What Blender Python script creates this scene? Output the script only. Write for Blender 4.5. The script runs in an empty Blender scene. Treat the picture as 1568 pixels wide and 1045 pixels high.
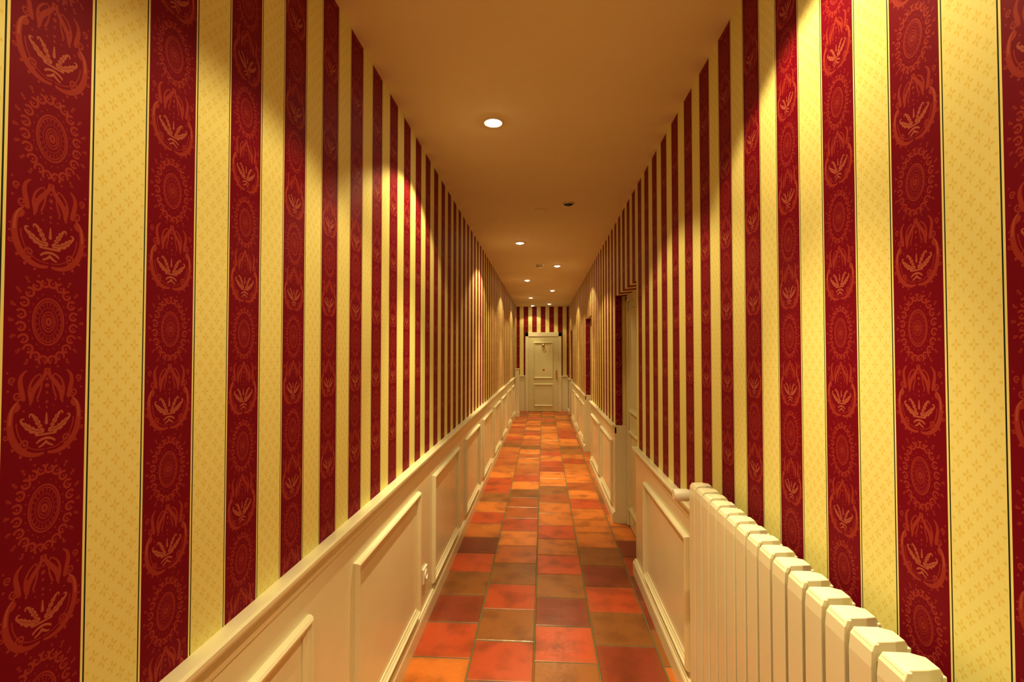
import bpy, bmesh, math, random
import numpy as np
from mathutils import Vector
random.seed(7)
scene = bpy.context.scene
PI = math.pi

# ------------------------------------------------------------------ helpers
class MB:
    def __init__(s):
        s.v=[]; s.f=[]; s.m=[]
    def face(s, pts, mi=0):
        b=len(s.v); s.v+= [tuple(p) for p in pts]; s.f.append(list(range(b,b+len(pts)))); s.m.append(mi)
    def box(s, x0,x1,y0,y1,z0,z1, mi=0):
        b=len(s.v)
        s.v+=[(x0,y0,z0),(x1,y0,z0),(x1,y1,z0),(x0,y1,z0),(x0,y0,z1),(x1,y0,z1),(x1,y1,z1),(x0,y1,z1)]
        for q in ((0,3,2,1),(4,5,6,7),(0,1,5,4),(1,2,6,5),(2,3,7,6),(3,0,4,7)):
            s.f.append([b+i for i in q]); s.m.append(mi)
    def loops(s, loops, mi=0, cap0=False, cap1=False):
        b=len(s.v); n=len(loops[0])
        for L in loops: s.v+=[tuple(p) for p in L]
        for k in range(len(loops)-1):
            for i in range(n):
                j=(i+1)%n
                s.f.append([b+k*n+i,b+k*n+j,b+(k+1)*n+j,b+(k+1)*n+i]); s.m.append(mi)
        if cap0: s.f.append([b+i for i in range(n)][::-1]); s.m.append(mi)
        if cap1: s.f.append([b+(len(loops)-1)*n+i for i in range(n)]); s.m.append(mi)
    def lathe(s, prof, origin, axis='Z', n=24, mi=0, cap0=True, cap1=True):
        loops=[]
        for (r,h) in prof:
            L=[]
            for i in range(n):
                a=2*PI*i/n; c=r*math.cos(a); d=r*math.sin(a)
                if axis=='Z': p=(c,d,h)
                elif axis=='Y': p=(c,h,d)
                else: p=(h,c,d)
                L.append((p[0]+origin[0],p[1]+origin[1],p[2]+origin[2]))
            loops.append(L)
        s.loops(loops,mi,cap0,cap1)
    def obj(s, name, mats, parent=None, bevel=0, smooth=False, recalc=True):
        me=bpy.data.meshes.new(name); me.from_pydata(s.v,[],s.f)
        for i,p in enumerate(me.polygons): p.material_index=s.m[i]
        for m in mats: me.materials.append(m)
        if recalc:
            bm=bmesh.new(); bm.from_mesh(me); bmesh.ops.recalc_face_normals(bm,faces=bm.faces); bm.to_mesh(me); bm.free()
        o=bpy.data.objects.new(name,me); scene.collection.objects.link(o)
        if bevel:
            md=o.modifiers.new('bevel','BEVEL'); md.width=bevel; md.segments=2; md.limit_method='ANGLE'
        if smooth:
            for p in me.polygons: p.use_smooth=True
            try: me.set_sharp_from_angle(angle=math.radians(40))
            except Exception: pass
        if parent: o.parent=parent
        return o
def empty(name, loc=(0,0,0)):
    e=bpy.data.objects.new(name,None); e.empty_display_size=.1; scene.collection.objects.link(e); e.location=loc
    return e

class NT:
    def __init__(s, mat):
        mat.use_nodes=True; s.t=mat.node_tree; s.bsdf=s.t.nodes['Principled BSDF']
    def n(s,k,**kw):
        nd=s.t.nodes.new(k)
        for a,b in kw.items(): setattr(nd,a,b)
        return nd
    def l(s,a,b): s.t.links.new(a,b)
    def m(s,op,a,b=None,c=None,clamp=False):
        nd=s.n('ShaderNodeMath',operation=op); nd.use_clamp=clamp
        for i,x in enumerate((a,b,c)):
            if x is None: continue
            if isinstance(x,(int,float)): nd.inputs[i].default_value=x
            else: s.l(x,nd.inputs[i])
        return nd.outputs[0]
    def mix(s,f,a,b,blend='MIX'):
        nd=s.n('ShaderNodeMix',data_type='RGBA',blend_type=blend)
        for sock,x in ((nd.inputs[0],f),(nd.inputs[6],a),(nd.inputs[7],b)):
            if isinstance(x,(int,float)): sock.default_value=x
            elif isinstance(x,tuple): sock.default_value=(*x,1)
            else: s.l(x,sock)
        return nd.outputs[2]
    def noise(s,scale,detail=3,vec=None):
        nd=s.n('ShaderNodeTexNoise'); nd.inputs['Scale'].default_value=scale; nd.inputs['Detail'].default_value=detail
        if vec: s.l(vec,nd.inputs['Vector'])
        return nd.outputs[0]
    def bump(s,h,strength=.2,dist=.002):
        nd=s.n('ShaderNodeBump'); nd.inputs['Strength'].default_value=strength; nd.inputs['Distance'].default_value=dist
        s.l(h,nd.inputs['Height']); s.l(nd.outputs[0],s.bsdf.inputs['Normal'])
    def pos(s):
        g=s.n('ShaderNodeNewGeometry'); return g.outputs['Position']

def paint(name,col,rough=.4,nscale=8,var=.06,metal=0,bump=0,flat=False):
    m=bpy.data.materials.new(name); t=NT(m); p=t.pos()
    dark=tuple(c*(1-var*2) for c in col)
    t.l(t.mix(t.noise(nscale,1,p),dark,tuple(min(1,c*(1+var)) for c in col)),t.bsdf.inputs['Base Color'])
    t.bsdf.inputs['Roughness'].default_value=rough; t.bsdf.inputs['Metallic'].default_value=metal
    if bump: t.bump(t.noise(60,1,p),bump,.003)
    return m
def emis(name,col,st):
    m=bpy.data.materials.new(name); t=NT(m)
    t.bsdf.inputs['Base Color'].default_value=(*col,1)
    t.bsdf.inputs['Emission Color'].default_value=(*col,1); t.bsdf.inputs['Emission Strength'].default_value=st
    return m

# ------------------------------------------------------------------ wallpaper repeat (computed mask field)
PER=.2236; CW=.1095; HH=.26
NW_,NH_=860,1000
px=PER/NW_
def build_masks():
    mot=np.zeros((NH_,NW_),np.float32); bri=np.zeros_like(mot)
    cx=CW+(PER-CW)/2; q0=-.105     # row 0 is q=q0 (medallion centre q=0)
    def disc(A,p,q,r,val=1.0):
        for sgn in ((1,-1) if abs(p)>1e-6 else (1,)):
            c=(cx+sgn*p)/px-.5; rw=(q-q0)/px-.5; R=r/px
            c0,c1=int(c-R-2),int(c+R+3); r0,r1=int(rw-R-2),int(rw+R+3)
            yy,xx=np.mgrid[r0:r1,c0:c1]
            a=np.clip(R+.5-np.hypot(xx-c,yy-rw),0,1)*val
            ok=(xx>=0)&(xx<NW_)
            yy=yy%NH_
            yy,xx,a=yy[ok],xx[ok],a[ok]
            A[yy,xx]=np.maximum(A[yy,xx],a)
    def bez(P,n=60):
        P=np.array(P,float); t=np.linspace(0,1,n)[:,None]
        L=[P[i][None,:]+0*t for i in range(len(P))]
        while len(L)>1: L=[L[i]*(1-t)+L[i+1]*t for i in range(len(L)-1)]
        return L[0]
    def stroke(A,P,w0,w1=None,wm=None,val=1.0,n=60):
        pts=bez(P,n); w1=w0 if w1 is None else w1
        for i,(a,b) in enumerate(pts):
            t=i/(n-1); w=w0*(1-t)+w1*t
            if wm: w+=wm*math.sin(PI*t)
            disc(A,max(a,2e-6),b,w,val)
    def ellipse(A,rx,ry,w,val=1.0,a0=0,a1=2*PI,c=(0,0)):
        n=int(max(rx,ry)*2*PI/px/1.5)
        for i in range(n):
            a=a0+(a1-a0)*i/n; p=c[0]+rx*math.sin(a); q=c[1]+ry*math.cos(a)
            if c[0]==0 and p<0: continue
            disc(A,max(p,2e-6),q,w,val)
    def spiral(A,p,q,r0,turns,start,w,dirn=1,val=1.0):
        n=int(40*turns)
        for i in range(n):
            t=i/n; r=r0*(1-.8*t); b=start+dirn*2*PI*turns*t
            disc(A,max(p+r*math.cos(b),2e-6),q+r*math.sin(b),w*(1-.3*t),val)
    # medallion
    ellipse(mot,.0028,.0046,.0016); ellipse(mot,.0065,.0100,.0007,.9); ellipse(mot,.0090,.0140,.0008,.9)
    ellipse(mot,.0125,.0195,.0006,.7); ellipse(mot,.0185,.0285,.0008,.9); ellipse(mot,.0212,.0322,.0011)
    for k in range(20):
        a=2*PI*(k+.5)/20
        if math.sin(a)<0: continue
        stroke(mot,[(.0140*math.sin(a),.0215*math.cos(a)),(.0172*math.sin(a),.0265*math.cos(a))],.0005,.0010,n=10,val=.7)
    # curls round the medallion
    K=20
    for k in range(K):
        a=2*PI*(k+.5)/K
        if math.sin(a)<-1e-6: continue
        X0,Q0=.0365*math.sin(a),.0545*math.cos(a)
        out=math.atan2(math.cos(a)/.0525,math.sin(a)/.0355)
        for i in range(34):
            b=out+.7+i/33*4.9
            r=.0066-.0024*i/33
            disc(mot,max(X0+r*math.cos(b),2e-6),Q0+r*math.sin(b),.0016)
        disc(mot,max(X0,2e-6),Q0,.0014)
        a2=a+PI/K
        disc(mot,max(.0262*math.sin(a2),2e-6),.0395*math.cos(a2),.0012,.8)
        disc(mot,max(.0465*math.sin(a2),2e-6),.0660*math.cos(a2),.0018,.8)
        if abs(math.cos(a2))<.86:
            spiral(mot,.0505*math.sin(a2),.0705*math.cos(a2),.0024,.9,a2,.0010,val=.8)
    # ribbons under the medallion
    stroke(mot,[(.003,-.066),(.000,-.082),(.020,-.084),(.021,-.109)],.0014,.0026,.0014)
    stroke(mot,[(.021,-.109),(.030,-.088),(.016,-.074),(.010,-.073)],.0020,.0009)
    stroke(mot,[(.010,-.073),(.005,-.083),(.008,-.094),(.013,-.106)],.0009,.0014)
    stroke(mot,[(.028,-.068),(.042,-.078),(.032,-.094),(.031,-.106)],.0012,.0028,.0012)
    spiral(mot,.038,-.101,.0064,1.3,PI,.0014)
    spiral(mot,.045,-.080,.0050,1.2,-PI/2,.0012)
    for (a,b,r) in ((.022,-.092,.0020),(.0,-.072,.0026),(.0,-.080,.0018),(.0,-.089,.0028),(.0,-.099,.0018),(.050,-.094,.0016),(.051,-.070,.0014)): disc(mot,a,b,r)
    # lyre arms : wide bell opening upwards to the full stripe width
    stroke(mot,[(.004,.077),(.028,.072),(.047,.094),(.047,.124)],.0018,.0038,.0014,n=110)
    stroke(mot,[(.047,.124),(.047,.150),(.033,.153),(.034,.141),(.041,.139)],.0038,.0016,n=80)
    stroke(mot,[(.002,.0825),(.024,.081),(.038,.100),(.039,.122)],.0007,.0011,n=80,val=.8)
    spiral(mot,.028,.0935,.0068,1.4,-PI*.6,.0014)
    spiral(mot,.0515,.106,.0036,1.1,PI,.0010)
    for (a,b,r) in ((.020,.0715,.0018),(.033,.0775,.0022),(.043,.088,.0022),(.0525,.118,.0016),(.0525,.128,.0014)): disc(mot,a,b,r)
    # crown : lobed acanthus palmette, four lobes a side round a dark heart
    for (a,b,r) in ((.0060,.1085,.0036),(.0125,.1080,.0042),(.0190,.1110,.0046),(.0245,.1155,.0042),(.0285,.1195,.0030),
                    (.0085,.1150,.0030),(.0115,.1205,.0036),(.0145,.1260,.0032),(.0175,.1300,.0022)): disc(bri,a,b,r)
    stroke(bri,[(.0285,.1195),(.0350,.1225),(.0345,.1290),(.0300,.1275)],.0020,.0010,n=50)
    stroke(bri,[(.0175,.1300),(.0205,.1350),(.0240,.1325),(.0225,.1290)],.0016,.0008,n=40)
    stroke(bri,[(.0,.1185),(.0,.1320)],.0022,.0010,n=30)
    stroke(bri,[(.0,.1030),(.0135,.1030)],.0015,.0012,n=40)
    stroke(bri,[(.0,.0975),(.008,.0970),(.012,.0925)],.0018,.0014,n=40)
    stroke(bri,[(.0,.0925),(.004,.088),(.009,.0865)],.0018,.0012,n=30)
    stroke(bri,[(.047,.122),(.047,.147),(.037,.151)],.0014,.0010,n=50,val=.7)
    for (a,b,r) in ((0,.148,.0020),(0,.1405,.0016),(.012,.1505,.0016),(.022,.147,.0018),(.030,.138,.0014),(.010,.142,.0013)): disc(mot,a,b,r)
    # veins cut back into the leaves
    vein=np.zeros_like(mot)
    stroke(vein,[(.006,.1085),(.014,.1075),(.022,.113),(.029,.1195)],.0006,.0004,n=60)
    stroke(vein,[(.008,.114),(.011,.119),(.0145,.127)],.0005,.0004,n=40)
    bri=bri*(1-.7*vein)
    # cream stripe : faint diaper of rosettes, thin ink lines near both edges
    yy,xx=np.mgrid[0:NH_,0:NW_]; s=(xx+.5)*px
    z=(yy+.5)*HH/NH_
    u=(s-CW/2)/.0325; v=z/(HH/7)
    def rose(u,v):
        du=u-np.round(u); dv=v-np.round(v); th=np.arctan2(dv,du); r=np.hypot(du,dv)
        return np.clip((.31*(.60+.40*np.cos(4*th))-r)*14,0,1)*np.clip((r-.05)*30,0,1)
    pat=np.maximum(rose(u,v),rose(u+.5,v+.5))
    latt=np.clip(.5-np.minimum((u+v)%1,1-(u+v)%1)*12,0,1)
    latt2=np.clip(.5-np.minimum((u-v)%1,1-(u-v)%1)*12,0,1)
    pat=np.maximum(pat,.8*np.maximum(latt,latt2))
    e=np.minimum(s,CW-s)
    cre=(pat*(e>.0085)).astype(np.float32)
    lin=((e>.0040)&(e<.0064)).astype(np.float32)
    return mot,bri,cre,lin
mot,bri,cre,lin=build_masks()
yy,xx=np.mgrid[0:NH_,0:NW_]; s_=(xx+.5)*px
isc=s_<CW
rng=np.random.default_rng(3)
def rgb(c): return np.array(c,np.float32)[None,None,:]
RED=rgb((.240,.0004,.018)); MOT=rgb((.42,.065,.038)); BRI=rgb((.50,.15,.085))
CR=rgb((.85,.80,.36)); CRP=rgb((.78,.65,.17)); INK=rgb((.02,.03,.012))
weave=(.80+.20*(((xx+yy)//3)%2))[...,None].astype(np.float32)
sp=rng.random((NH_,NW_)).astype(np.float32)
red=RED*weave
m=(mot*(.52+.38*sp))[...,None]; red=red*(1-m)+MOT*m
m=(bri*.82)[...,None]; red=red*(1-m)+BRI*m
m=(cre*.8)[...,None]; cr=CR*(1-m)+CRP*m
m=lin[...,None]; cr=cr*(1-m)+INK*m
colr=np.where(isc[...,None],cr,red)
buf=np.ones((NH_,NW_,4),np.float32); buf[...,:3]=colr
img=bpy.data.images.new('wallpaper_repeat',NW_,NH_,float_buffer=True,is_data=True)
img.pixels.foreach_set(buf.ravel()); img.update()
try: img.pack()
except Exception as e: print('pack',e)

def wallpaper(name,phase):
    m=bpy.data.materials.new(name); t=NT(m); M=t.m
    sp=t.n('ShaderNodeSeparateXYZ'); t.l(t.pos(),sp.inputs[0]); X,Y,Z=sp.outputs
    u=M('DIVIDE',M('SUBTRACT',M('ADD',X,Y),phase),PER)
    v=M('DIVIDE',M('SUBTRACT',Z,1.335-.105),HH)      # crown at z=1.457
    cb=t.n('ShaderNodeCombineXYZ'); t.l(u,cb.inputs[0]); t.l(v,cb.inputs[1])
    im=t.n('ShaderNodeTexImage'); im.image=img; im.extension='REPEAT'; im.interpolation='Linear'
    t.l(cb.outputs[0],im.inputs[0]); t.l(im.outputs[0],t.bsdf.inputs['Base Color'])
    t.bsdf.inputs['Roughness'].default_value=.58
    t.bsdf.inputs['Specular IOR Level'].default_value=.16
    return m

# ------------------------------------------------------------------ dims
XL=-.695; XR=.661; H=2.73; YE=12.66; YB=-2.6; TH=.16
wp_left=wallpaper('wallpaper_left',0.0); wp_right=wallpaper('wallpaper_right',1.396)
wp_end=wallpaper('wallpaper_end',YE-.62)
cream_paint=paint('cream_paint',(.84,.80,.60),.26,5,.03)
door_paint=paint('door_paint',(.76,.72,.46),.32,5,.04)
rad_paint=paint('radiator_enamel',(.90,.87,.70),.22,4,.02)
ceil_mat=paint('ceiling_plaster',(.84,.75,.55),.85,2.0,.03,bump=.2)
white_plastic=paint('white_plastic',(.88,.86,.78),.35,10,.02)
dark_plastic=paint('dark_plastic',(.03,.03,.03),.4,10,.02)
brass=paint('brass',(.75,.52,.2),.25,20,.08,metal=1)
chrome=paint('satin_chrome',(.7,.68,.62),.25,20,.05,metal=1)

# ------------------------------------------------------------------ floor (staggered terracotta tiles)
def tile_mat():
    m=bpy.data.materials.new('terracotta_tiles'); t=NT(m); M=t.m
    at=t.n('ShaderNodeAttribute'); at.attribute_name='tile_col'
    uv=t.n('ShaderNodeUVMap'); uv.uv_map='UVMap'
    sp=t.n('ShaderNodeSeparateXYZ'); t.l(uv.outputs[0],sp.inputs[0])
    u,v=sp.outputs[0],sp.outputs[1]
    e=M('MINIMUM',M('MINIMUM',u,M('SUBTRACT',1,u)),M('MINIMUM',v,M('SUBTRACT',1,v)))
    n1=t.noise(6,4,t.pos()); n2=t.noise(45,2,t.pos())
    ed=M('MULTIPLY',M('SUBTRACT',.20,M('ADD',e,M('MULTIPLY',n1,.18))),7.0,clamp=True)
    c=t.mix(M('MULTIPLY',ed,.35),at.outputs[0],(.36,.18,.04))
    c=t.mix(M('MULTIPLY',M('SUBTRACT',n1,.47),2.2,clamp=True),c,(.14,.04,.010))
    c=t.mix(M('MULTIPLY',n2,.35),c,(.75,.55,.4),'MULTIPLY')
    t.l(c,t.bsdf.inputs['Base Color'])
    t.l(M('ADD',.22,M('MULTIPLY',n2,.2)),t.bsdf.inputs['Roughness'])
    t.bump(n1,.25,.006)
    return m
grout=paint('grout',(.22,.22,.13),.8,30,.1)
R_=(.60,.115,.036); O_=(.76,.27,.055); D_=(.30,.060,.024); G_=(.38,.155,.040); B_=(.55,.16,.038)
near={0:{2.15:O_,2.47:R_,2.79:D_,3.11:G_,3.43:R_,3.75:D_,4.07:O_},
      1:{2.31:R_,2.63:G_,2.95:R_,3.27:G_,3.59:B_,3.91:O_},
      2:{2.15:G_,2.47:R_,2.79:D_,3.11:G_,3.43:R_,3.75:O_},
      3:{2.31:D_,2.63:G_,2.95:R_,3.27:D_,3.59:G_,3.91:O_},
      4:{2.47:G_,2.79:D_,3.11:D_,3.43:R_,3.75:D_}}
mb=MB(); cols=[]
T=.32; g=.0035
for c in range(5):
    x0=-.69+T*c; x1=x0+T
    if c==4: x1=XR+TH
    off=2.47 if c%2==0 else 2.63
    k=int((YB-off)/T)-1
    while off+k*T<YE:
        y0=off+k*T; y1=y0+T
        key=None
        for kk in near[c]:
            if abs(kk-y0)<.02: key=kk
        col=near[c][key] if key is not None else random.choice([R_,R_,O_,O_,O_,B_,B_,D_] if y0<5 else [R_,O_,O_,O_,B_,B_,G_,R_])
        j=.85+.3*random.random(); col=tuple(q*j for q in col)
        a,b,cc,d=x0+g,x1-g,y0+g,min(y1,YE)-g
        k+=1
        if d-cc<.02 or d<YB: continue
        i=.004
        n0=len(mb.f)
        mb.loops([[(a,cc,-.005),(b,cc,-.005),(b,d,-.005),(a,d,-.005)],
                  [(a,cc,-.0025),(b,cc,-.0025),(b,d,-.0025),(a,d,-.0025)],
                  [(a+i,cc+i,0),(b-i,cc+i,0),(b-i,d-i,0),(a+i,d-i,0)]],0,False,True)
        for fi in range(n0,len(mb.f)): cols.append((fi,col,(a,b,cc,d)))
mb.box(XL-TH,XR+TH,YB-.1,YE+.1,-.1,-.0035,1)
fl=mb.obj('floor',[tile_mat(),grout],recalc=False)
me=fl.data; ca=me.color_attributes.new('tile_col','FLOAT_COLOR','CORNER'); ul=me.uv_layers.new(name='UVMap')
for fi,col,(a,b,c0,d0) in cols:
    for li in me.polygons[fi].loop_indices:
        ca.data[li].color=(*col,1); v=me.vertices[me.loops[li].vertex_index].co
        ul.data[li].uv=((v.x-a)/(b-a),(v.y-c0)/(d0-c0))

# ------------------------------------------------------------------ shell
mb=MB(); mb.box(XL-TH,XR+TH,YB-.1,YE+.1,H,H+.1); mb.obj('ceiling',[ceil_mat])
mb=MB(); mb.box(XL-TH,XL,YB-.1,YE+.1,-.0035,H); mb.obj('wall_left',[wp_left])
DOORS=[(3.487,4.48),(6.70,7.60),(11.1,12.0)]; DT=2.06
segs=[]; y=YB-.1
for a,b in DOORS: segs.append((y,a)); y=b
segs.append((y,YE+.1))
mb=MB()
for a,b in segs: mb.box(XR,XR+TH,a,b,0,H)
for a,b in DOORS: mb.box(XR,XR+TH,a,b,DT,H)
mb.obj('wall_right',[wp_right])
mb=MB(); mb.box(XL-TH,XR+TH,YE,YE+.12,-.0035,H); mb.obj('wall_end',[wp_end])
mb=MB(); mb.box(XL-TH,XR+TH,YB-.12,YB,-.0035,H); mb.obj('wall_back',[wp_end])

# ------------------------------------------------------------------ wainscot
PROF=[(0,0),(0,.008),(.004,.017),(.010,.022),(.016,.021),(.020,.013),(.026,.013),(.032,.007),(.040,.005),(.040,0)]
def frame_x(mb,x,sg,y0,y1,z0,z1,prof=PROF,mi=0):
    L=[]
    for o,h in prof:
        L.append([(x+sg*h,y0+o,z0+o),(x+sg*h,y1-o,z0+o),(x+sg*h,y1-o,z1-o),(x+sg*h,y0+o,z1-o)])
    mb.loops(L,mi)
def frame_y(mb,y,sg,x0,x1,z0,z1,prof=PROF,mi=0):
    L=[]
    for o,h in prof:
        L.append([(x0+o,y+sg*h,z0+o),(x1-o,y+sg*h,z0+o),(x1-o,y+sg*h,z1-o),(x0+o,y+sg*h,z1-o)])
    mb.loops(L,mi)
def sweep_y(mb,x,sg,y0,y1,pts,mi=0):
    mb.loops([[(x+sg*o,yy,z) for o,z in pts] for yy in (y0,y1)],mi,True,True)
def rail(zt): return [(0,zt-.075),(.016,zt-.075),(.018,zt-.055),(.016,zt-.045),(.024,zt-.035),(.034,zt-.024),(.040,zt-.014),(.040,zt-.005),(.034,zt),(0,zt)]
BASE=[(0,0),(.024,0),(.024,.075),(.020,.084),(.014,.090),(.013,.098),(0,.10)]
WT=.012
mb=MB(); ZL=.955
mb.box(XL,XL+WT,YB,YE,.0,ZL-.02)
sweep_y(mb,XL,1,YB,YE,rail(ZL))
s=1.72-1.24*3
while s<12:
    e=min(s+.905,12.5)
    frame_x(mb,XL+WT,1,s,e,.135,.79)
    s+=1.24
mb.obj('trim_1',[cream_paint])
mb=MB(); sweep_y(mb,XL+WT,1,YB,YE,[(o*.7,z) for o,z in BASE]); mb.obj('baseboard_left',[cream_paint])
mb=MB(); bb=MB(); ZR=.885
for i,(a,b) in enumerate(segs):
    a=max(a,YB); b=min(b,YE)
    mb.box(XR-WT,XR,a,b,0,ZR-.02)
    sweep_y(mb,XR,-1,a,b,rail(ZR))
    sweep_y(bb,XR-WT,-1,a+.001,b-.001,BASE)
    if i>0: mb.box(XR,XR+.095,a-.010,a,0,ZR)
    if i<len(segs)-1: mb.box(XR,XR+.095,b,b+.010,0,ZR)
for a,b in ((-2.4,-1.3),(-1.1,-.2),(-.0,.95),(1.12,2.05),(2.23,3.16),(4.63,5.50),(5.68,6.58),(7.75,8.65),(8.85,9.75),(9.95,10.9)):
    frame_x(mb,XR-WT,-1,a,b,.13,.725)
mb.obj('trim_2',[cream_paint]); bb.obj('baseboard_right',[cream_paint])
mb=MB()
for a,b in ((XL+.02,-.47),(.47,XR-.02)):
    mb.box(a,b,YE-.012,YE,0,.93); mb.box(a,b,YE-.035,YE,.90,.935)
mb.obj('trim_3',[cream_paint],bevel=.004)

# ------------------------------------------------------------------ doors
def handle_x(par,x,y,z,sg,nm='handle'):
    h=MB(); h.box(x,x+sg*.006,y-.02,y+.02,z-.10,z+.10)
    h.lathe([(.009,0),(.009,sg*.045)],(x,y,z+.02),'X',12)
    h.box(x+sg*.038,x+sg*.052,y-.008,y+.11,z+.010,z+.028)
    h.obj(nm,[brass],par,bevel=.002)
for (a,b) in DOORS:
    n='door_%d'%(DOORS.index((a,b))+2)
    root=empty(n,(0,0,0))
    d=MB(); X0=XR+.105
    d.box(X0,X0+.04,a+.012,b-.012,.008,DT-.01)
    frame_x(d,X0,-1,a+.13,b-.13,1.02,DT-.14)
    frame_x(d,X0,-1,a+.13,b-.13,.16,.86)
    d.obj('leaf',[door_paint],root)
    handle_x(root,X0,a+.08,.98,-1)
    c=MB()
    c.box(X0-.018,X0,a+.011,a+.06,0,DT); c.box(X0-.018,X0,b-.06,b-.011,0,DT); c.box(X0-.018,X0,a+.011,b-.011,DT-.05,DT)
    c.obj('frame',[cream_paint],root,bevel=.003)
root=empty('door_1')
c=MB(); y0=YE-.045
c.box(-.47,-.39,y0,YE,0,2.06); c.box(.39,.47,y0,YE,0,2.06); c.box(-.47,.47,y0,YE,1.95,2.06)
c.obj('frame',[cream_paint],root,bevel=.004)
d=MB(); d.box(-.388,.388,YE-.03,YE-.002,.008,1.948)
frame_y(d,YE-.03,-1,-.25,.25,.86,1.80); frame_y(d,YE-.03,-1,-.25,.25,.14,.72)
d.obj('leaf',[door_paint],root)
h=MB()
h.box(.315,.355,YE-.036,YE-.03,.86,1.08); h.lathe([(.010,0),(.010,-.03),(.028,-.04),(.033,-.055),(.026,-.07),(.01,-.075)],(.335,YE-.036,.99),'Y',20)
h.obj('knob',[brass],root,smooth=True)
h=MB(); h.lathe([(.03,0),(.034,-.008),(.02,-.018),(.018,-.03)],(0,YE-.03,1.72),'Y',20)
L=[]
for i in range(25):
    a=PI*2*i/24; cx,cz=.035*math.sin(a),1.685+.035*math.cos(a)
    L.append([( cx+.006*math.cos(b)*math.sin(a), YE-.06+.006*math.sin(b), cz+.006*math.cos(b)*math.cos(a)) for b in [k*PI/3 for k in range(6)]])
h.loops(L); h.obj('knocker',[brass],root,smooth=True)
red_l=paint('red_label',(.5,.03,.02),.5)
h=MB(); h.box(-.012,.03,YE-.034,YE-.03,1.06,1.10); h.obj('door_sign',[red_l],root)

mb=MB(); mb.box(XL+.02,XL+.115,11.55,11.68,0,1.13)
mb.box(XL+.02,XL+.135,11.53,11.70,1.13,1.155); mb.box(XL+.02,XL+.125,11.54,11.69,0,.12)
mb.obj('newel_post',[cream_paint],bevel=.004)

# ------------------------------------------------------------------ outlet
root=empty('wall_outlet',(0,0,0)); x=XL+WT
o=MB(); o.box(x,x+.012,2.715,2.80,.24,.325); o.obj('plate',[white_plastic],root,bevel=.003)
o=MB(); o.lathe([(.028,0),(.028,.010),(.024,.012),(.022,.003)],(x+.006,2.757,.283),'X',24); o.obj('socket',[white_plastic],root,smooth=True)
o=MB()
for dy in (-.009,.009): o.lathe([(.003,0),(.003,.001)],(x+.0095,2.757+dy,.283),'X',10)
o.obj('contacts',[dark_plastic],root)

# ------------------------------------------------------------------ radiator
root=empty('radiator')
P=.0735; n=22; yfar=1.885
r=MB(); XF=.548; XB=.622; ZT=1.062; ZB=.13
for i in range(n):
    yc=yfar-P*(i+.5)
    w=.0305
    def sec(z,x,hw): return [(x,yc-hw,z),(x+.009,yc-hw,z),(x+.009,yc+hw,z),(x,yc+hw,z)]
    r.loops([sec(ZB,XF+.004,w-.006),sec(ZB+.015,XF,w),sec(ZT-.04,XF,w),sec(ZT-.014,XF+.002,w-.001),sec(ZT-.002,XF+.008,w-.003)],0,True,True)
    r.box(XF+.008,XB-.008,yc-.005,yc+.005,ZB+.02,ZT-.02)
    r.box(XF+.030,XF+.034,yc-w-.003,yc+w+.003,ZB+.03,ZT-.06)
    r.box(XB-.006,XB,yc-.018,yc+.018,ZB+.02,ZT-.012)
    L=[]
    for (xx_,hw,z0_,z1_) in ((XF+.005,.0285,ZT-.03,ZT-.006),(XF+.014,.028,ZT-.03,ZT),(XF+.045,.026,ZT-.03,ZT+.001),(XB-.008,.017,ZT-.03,ZT-.001),(XB,.013,ZT-.03,ZT-.012)):
        L.append([(xx_,yc-hw,z0_),(xx_,yc+hw,z0_),(xx_,yc+hw*.86,z1_),(xx_,yc-hw*.86,z1_)])
    r.loops(L,0,True,True)
r.obj('sections',[rad_paint],root,bevel=.0015)
r=MB()
for z in (ZT-.07,ZB+.06): r.lathe([(.018,0),(.018,-P*n)],(XF+.042,yfar,z),'Y',16)
r.obj('manifolds',[rad_paint],root,smooth=True)
r=MB()
for yy in (.5,1.0,1.6):
    r.box(XB-.01,XR-WT-.001,yy-.012,yy+.012,.76,.79); r.box(XB-.01,XR-WT-.001,yy-.012,yy+.012,.2,.23)
r.obj('brackets',[rad_paint],root)
r=MB()
zv=ZT-.07; xv=XF+.042
r.lathe([(.012,-.01),(.012,.03),(.019,.032),(.019,.05),(.012,.052),(.012,.065)],(xv,yfar,zv),'Y',16)
r.lathe([(.015,.035),(.017,.0),(.015,-.02),(.021,-.022),(.024,-.03),(.024,-.075),(.020,-.082)],(xv,yfar+.065,zv),'X',20)
r.lathe([(.009,.03),(.009,XR-xv-.001)],(xv,yfar+.065,zv),'X',12)
r.lathe([(.020,XR-xv-.007),(.020,XR-xv-.001)],(xv,yfar+.065,zv),'X',16)
r.obj('thermostatic_valve',[white_plastic],root,smooth=True)

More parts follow.
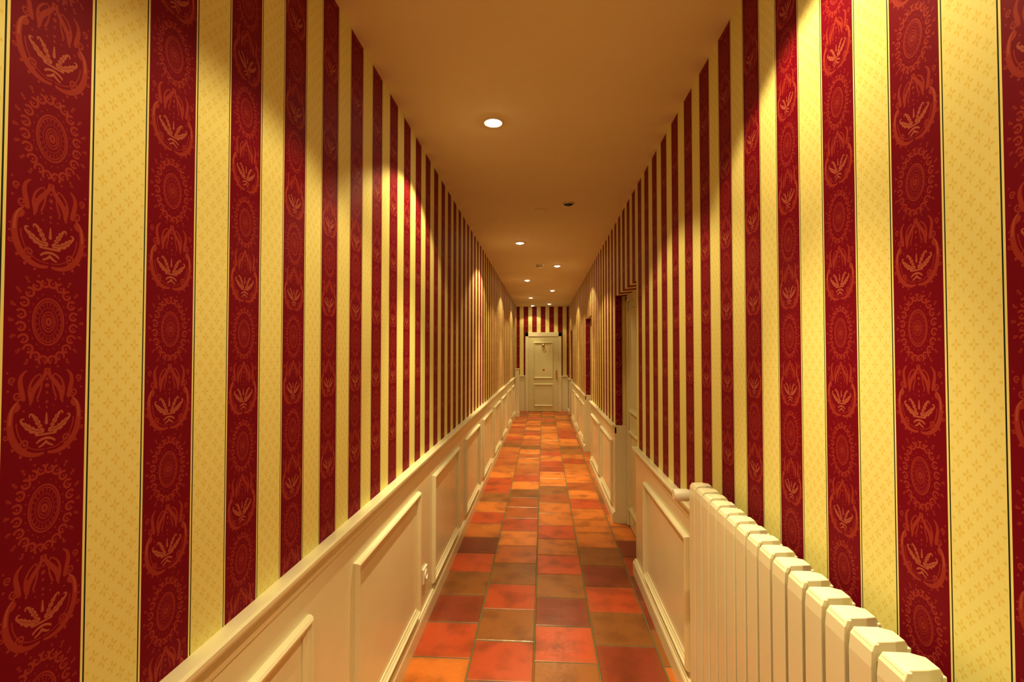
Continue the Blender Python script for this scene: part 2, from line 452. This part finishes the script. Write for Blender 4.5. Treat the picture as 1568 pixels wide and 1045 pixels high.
# ------------------------------------------------------------------ ceiling fixtures
glow=emis('lamp_glow',(1,.92,.70),70)
WARM=(1,.87,.50)
def downlight(x,y,lit=True,k=1.0):
    root=empty('downlight',(x,y,H))
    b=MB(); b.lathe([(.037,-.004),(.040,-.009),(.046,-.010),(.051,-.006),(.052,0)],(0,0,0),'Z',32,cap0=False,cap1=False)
    b.obj('trim_ring',[white_plastic if lit else chrome],root,smooth=True)  # lamp glare put into the ring colour: white where lit, metal where unlit
    b=MB(); b.lathe([(.004,-.018),(.018,-.017),(.030,-.013),(.038,-.004)],(0,0,0),'Z',24,cap0=True,cap1=False)
    b.obj('lamp' ,[glow if lit else dark_plastic],root,smooth=True)
    if not lit: return
    for nm,ang,bl,en in (('spill',124,.22,NW),('beam',62,.85,NB)):
        L=bpy.data.lights.new(nm,'SPOT'); L.energy=en*k; L.color=WARM; L.spot_size=math.radians(ang); L.spot_blend=bl; L.shadow_soft_size=.018
        o=bpy.data.objects.new(nm,L); scene.collection.objects.link(o); o.parent=root; o.location=(0,0,-.042)
NW=42; NB=150
for x,y,lit,k in ((-.254,2.44,1,1),(-.25,5.19,1,1),(-.262,7.93,1,.8),(-.268,10.5,1,.75),(-.27,12.3,1,.3),
              (.20,3.85,0,1),(.19,6.62,1,.8),(.175,9.28,1,.75),(.15,11.9,1,.3),(.20,1.12,1,1),(-.25,-.30,1,.6),(.2,-1.5,1,.8)):
    downlight(x,y,bool(lit),k)
sd=empty('smoke_detector',(-.044,6.56,H))
b=MB(); b.lathe([(.055,0),(.055,-.012),(.048,-.03),(.03,-.042),(.005,-.044)],(0,0,0),'Z',28,cap0=False); b.obj('body',[white_plastic],sd,smooth=True)
b=MB(); b.lathe([(.051,-.0205),(.053,-.022),(.051,-.026)],(0,0,0),'Z',28,cap0=False,cap1=False); b.obj('vents',[dark_plastic],sd)
sd=empty('ceiling_speaker',(-.02,4.02,H))
b=MB(); b.lathe([(.050,0),(.050,-.004),(.043,-.006),(.036,-.003)],(0,0,0),'Z',28,cap0=False,cap1=True); b.obj('cover',[ceil_mat],sd,smooth=True)

# ------------------------------------------------------------------ world, camera
w=bpy.data.worlds.new('world'); scene.world=w; w.use_nodes=True
w.node_tree.nodes['Background'].inputs[0].default_value=(.02,.015,.01,1)
cd=bpy.data.cameras.new('camera'); cam=bpy.data.objects.new('camera',cd); scene.collection.objects.link(cam)
cd.sensor_width=36; cd.lens=17.04; cd.clip_start=.01
cam.location=(0,0,1.553); cam.rotation_euler=(math.radians(90+1.27),0,math.radians(3.70))
scene.camera=cam
scene.view_settings.view_transform='Standard'
scene.view_settings.look='None'
scene.view_settings.exposure=-0.12
scene.view_settings.gamma=0.82
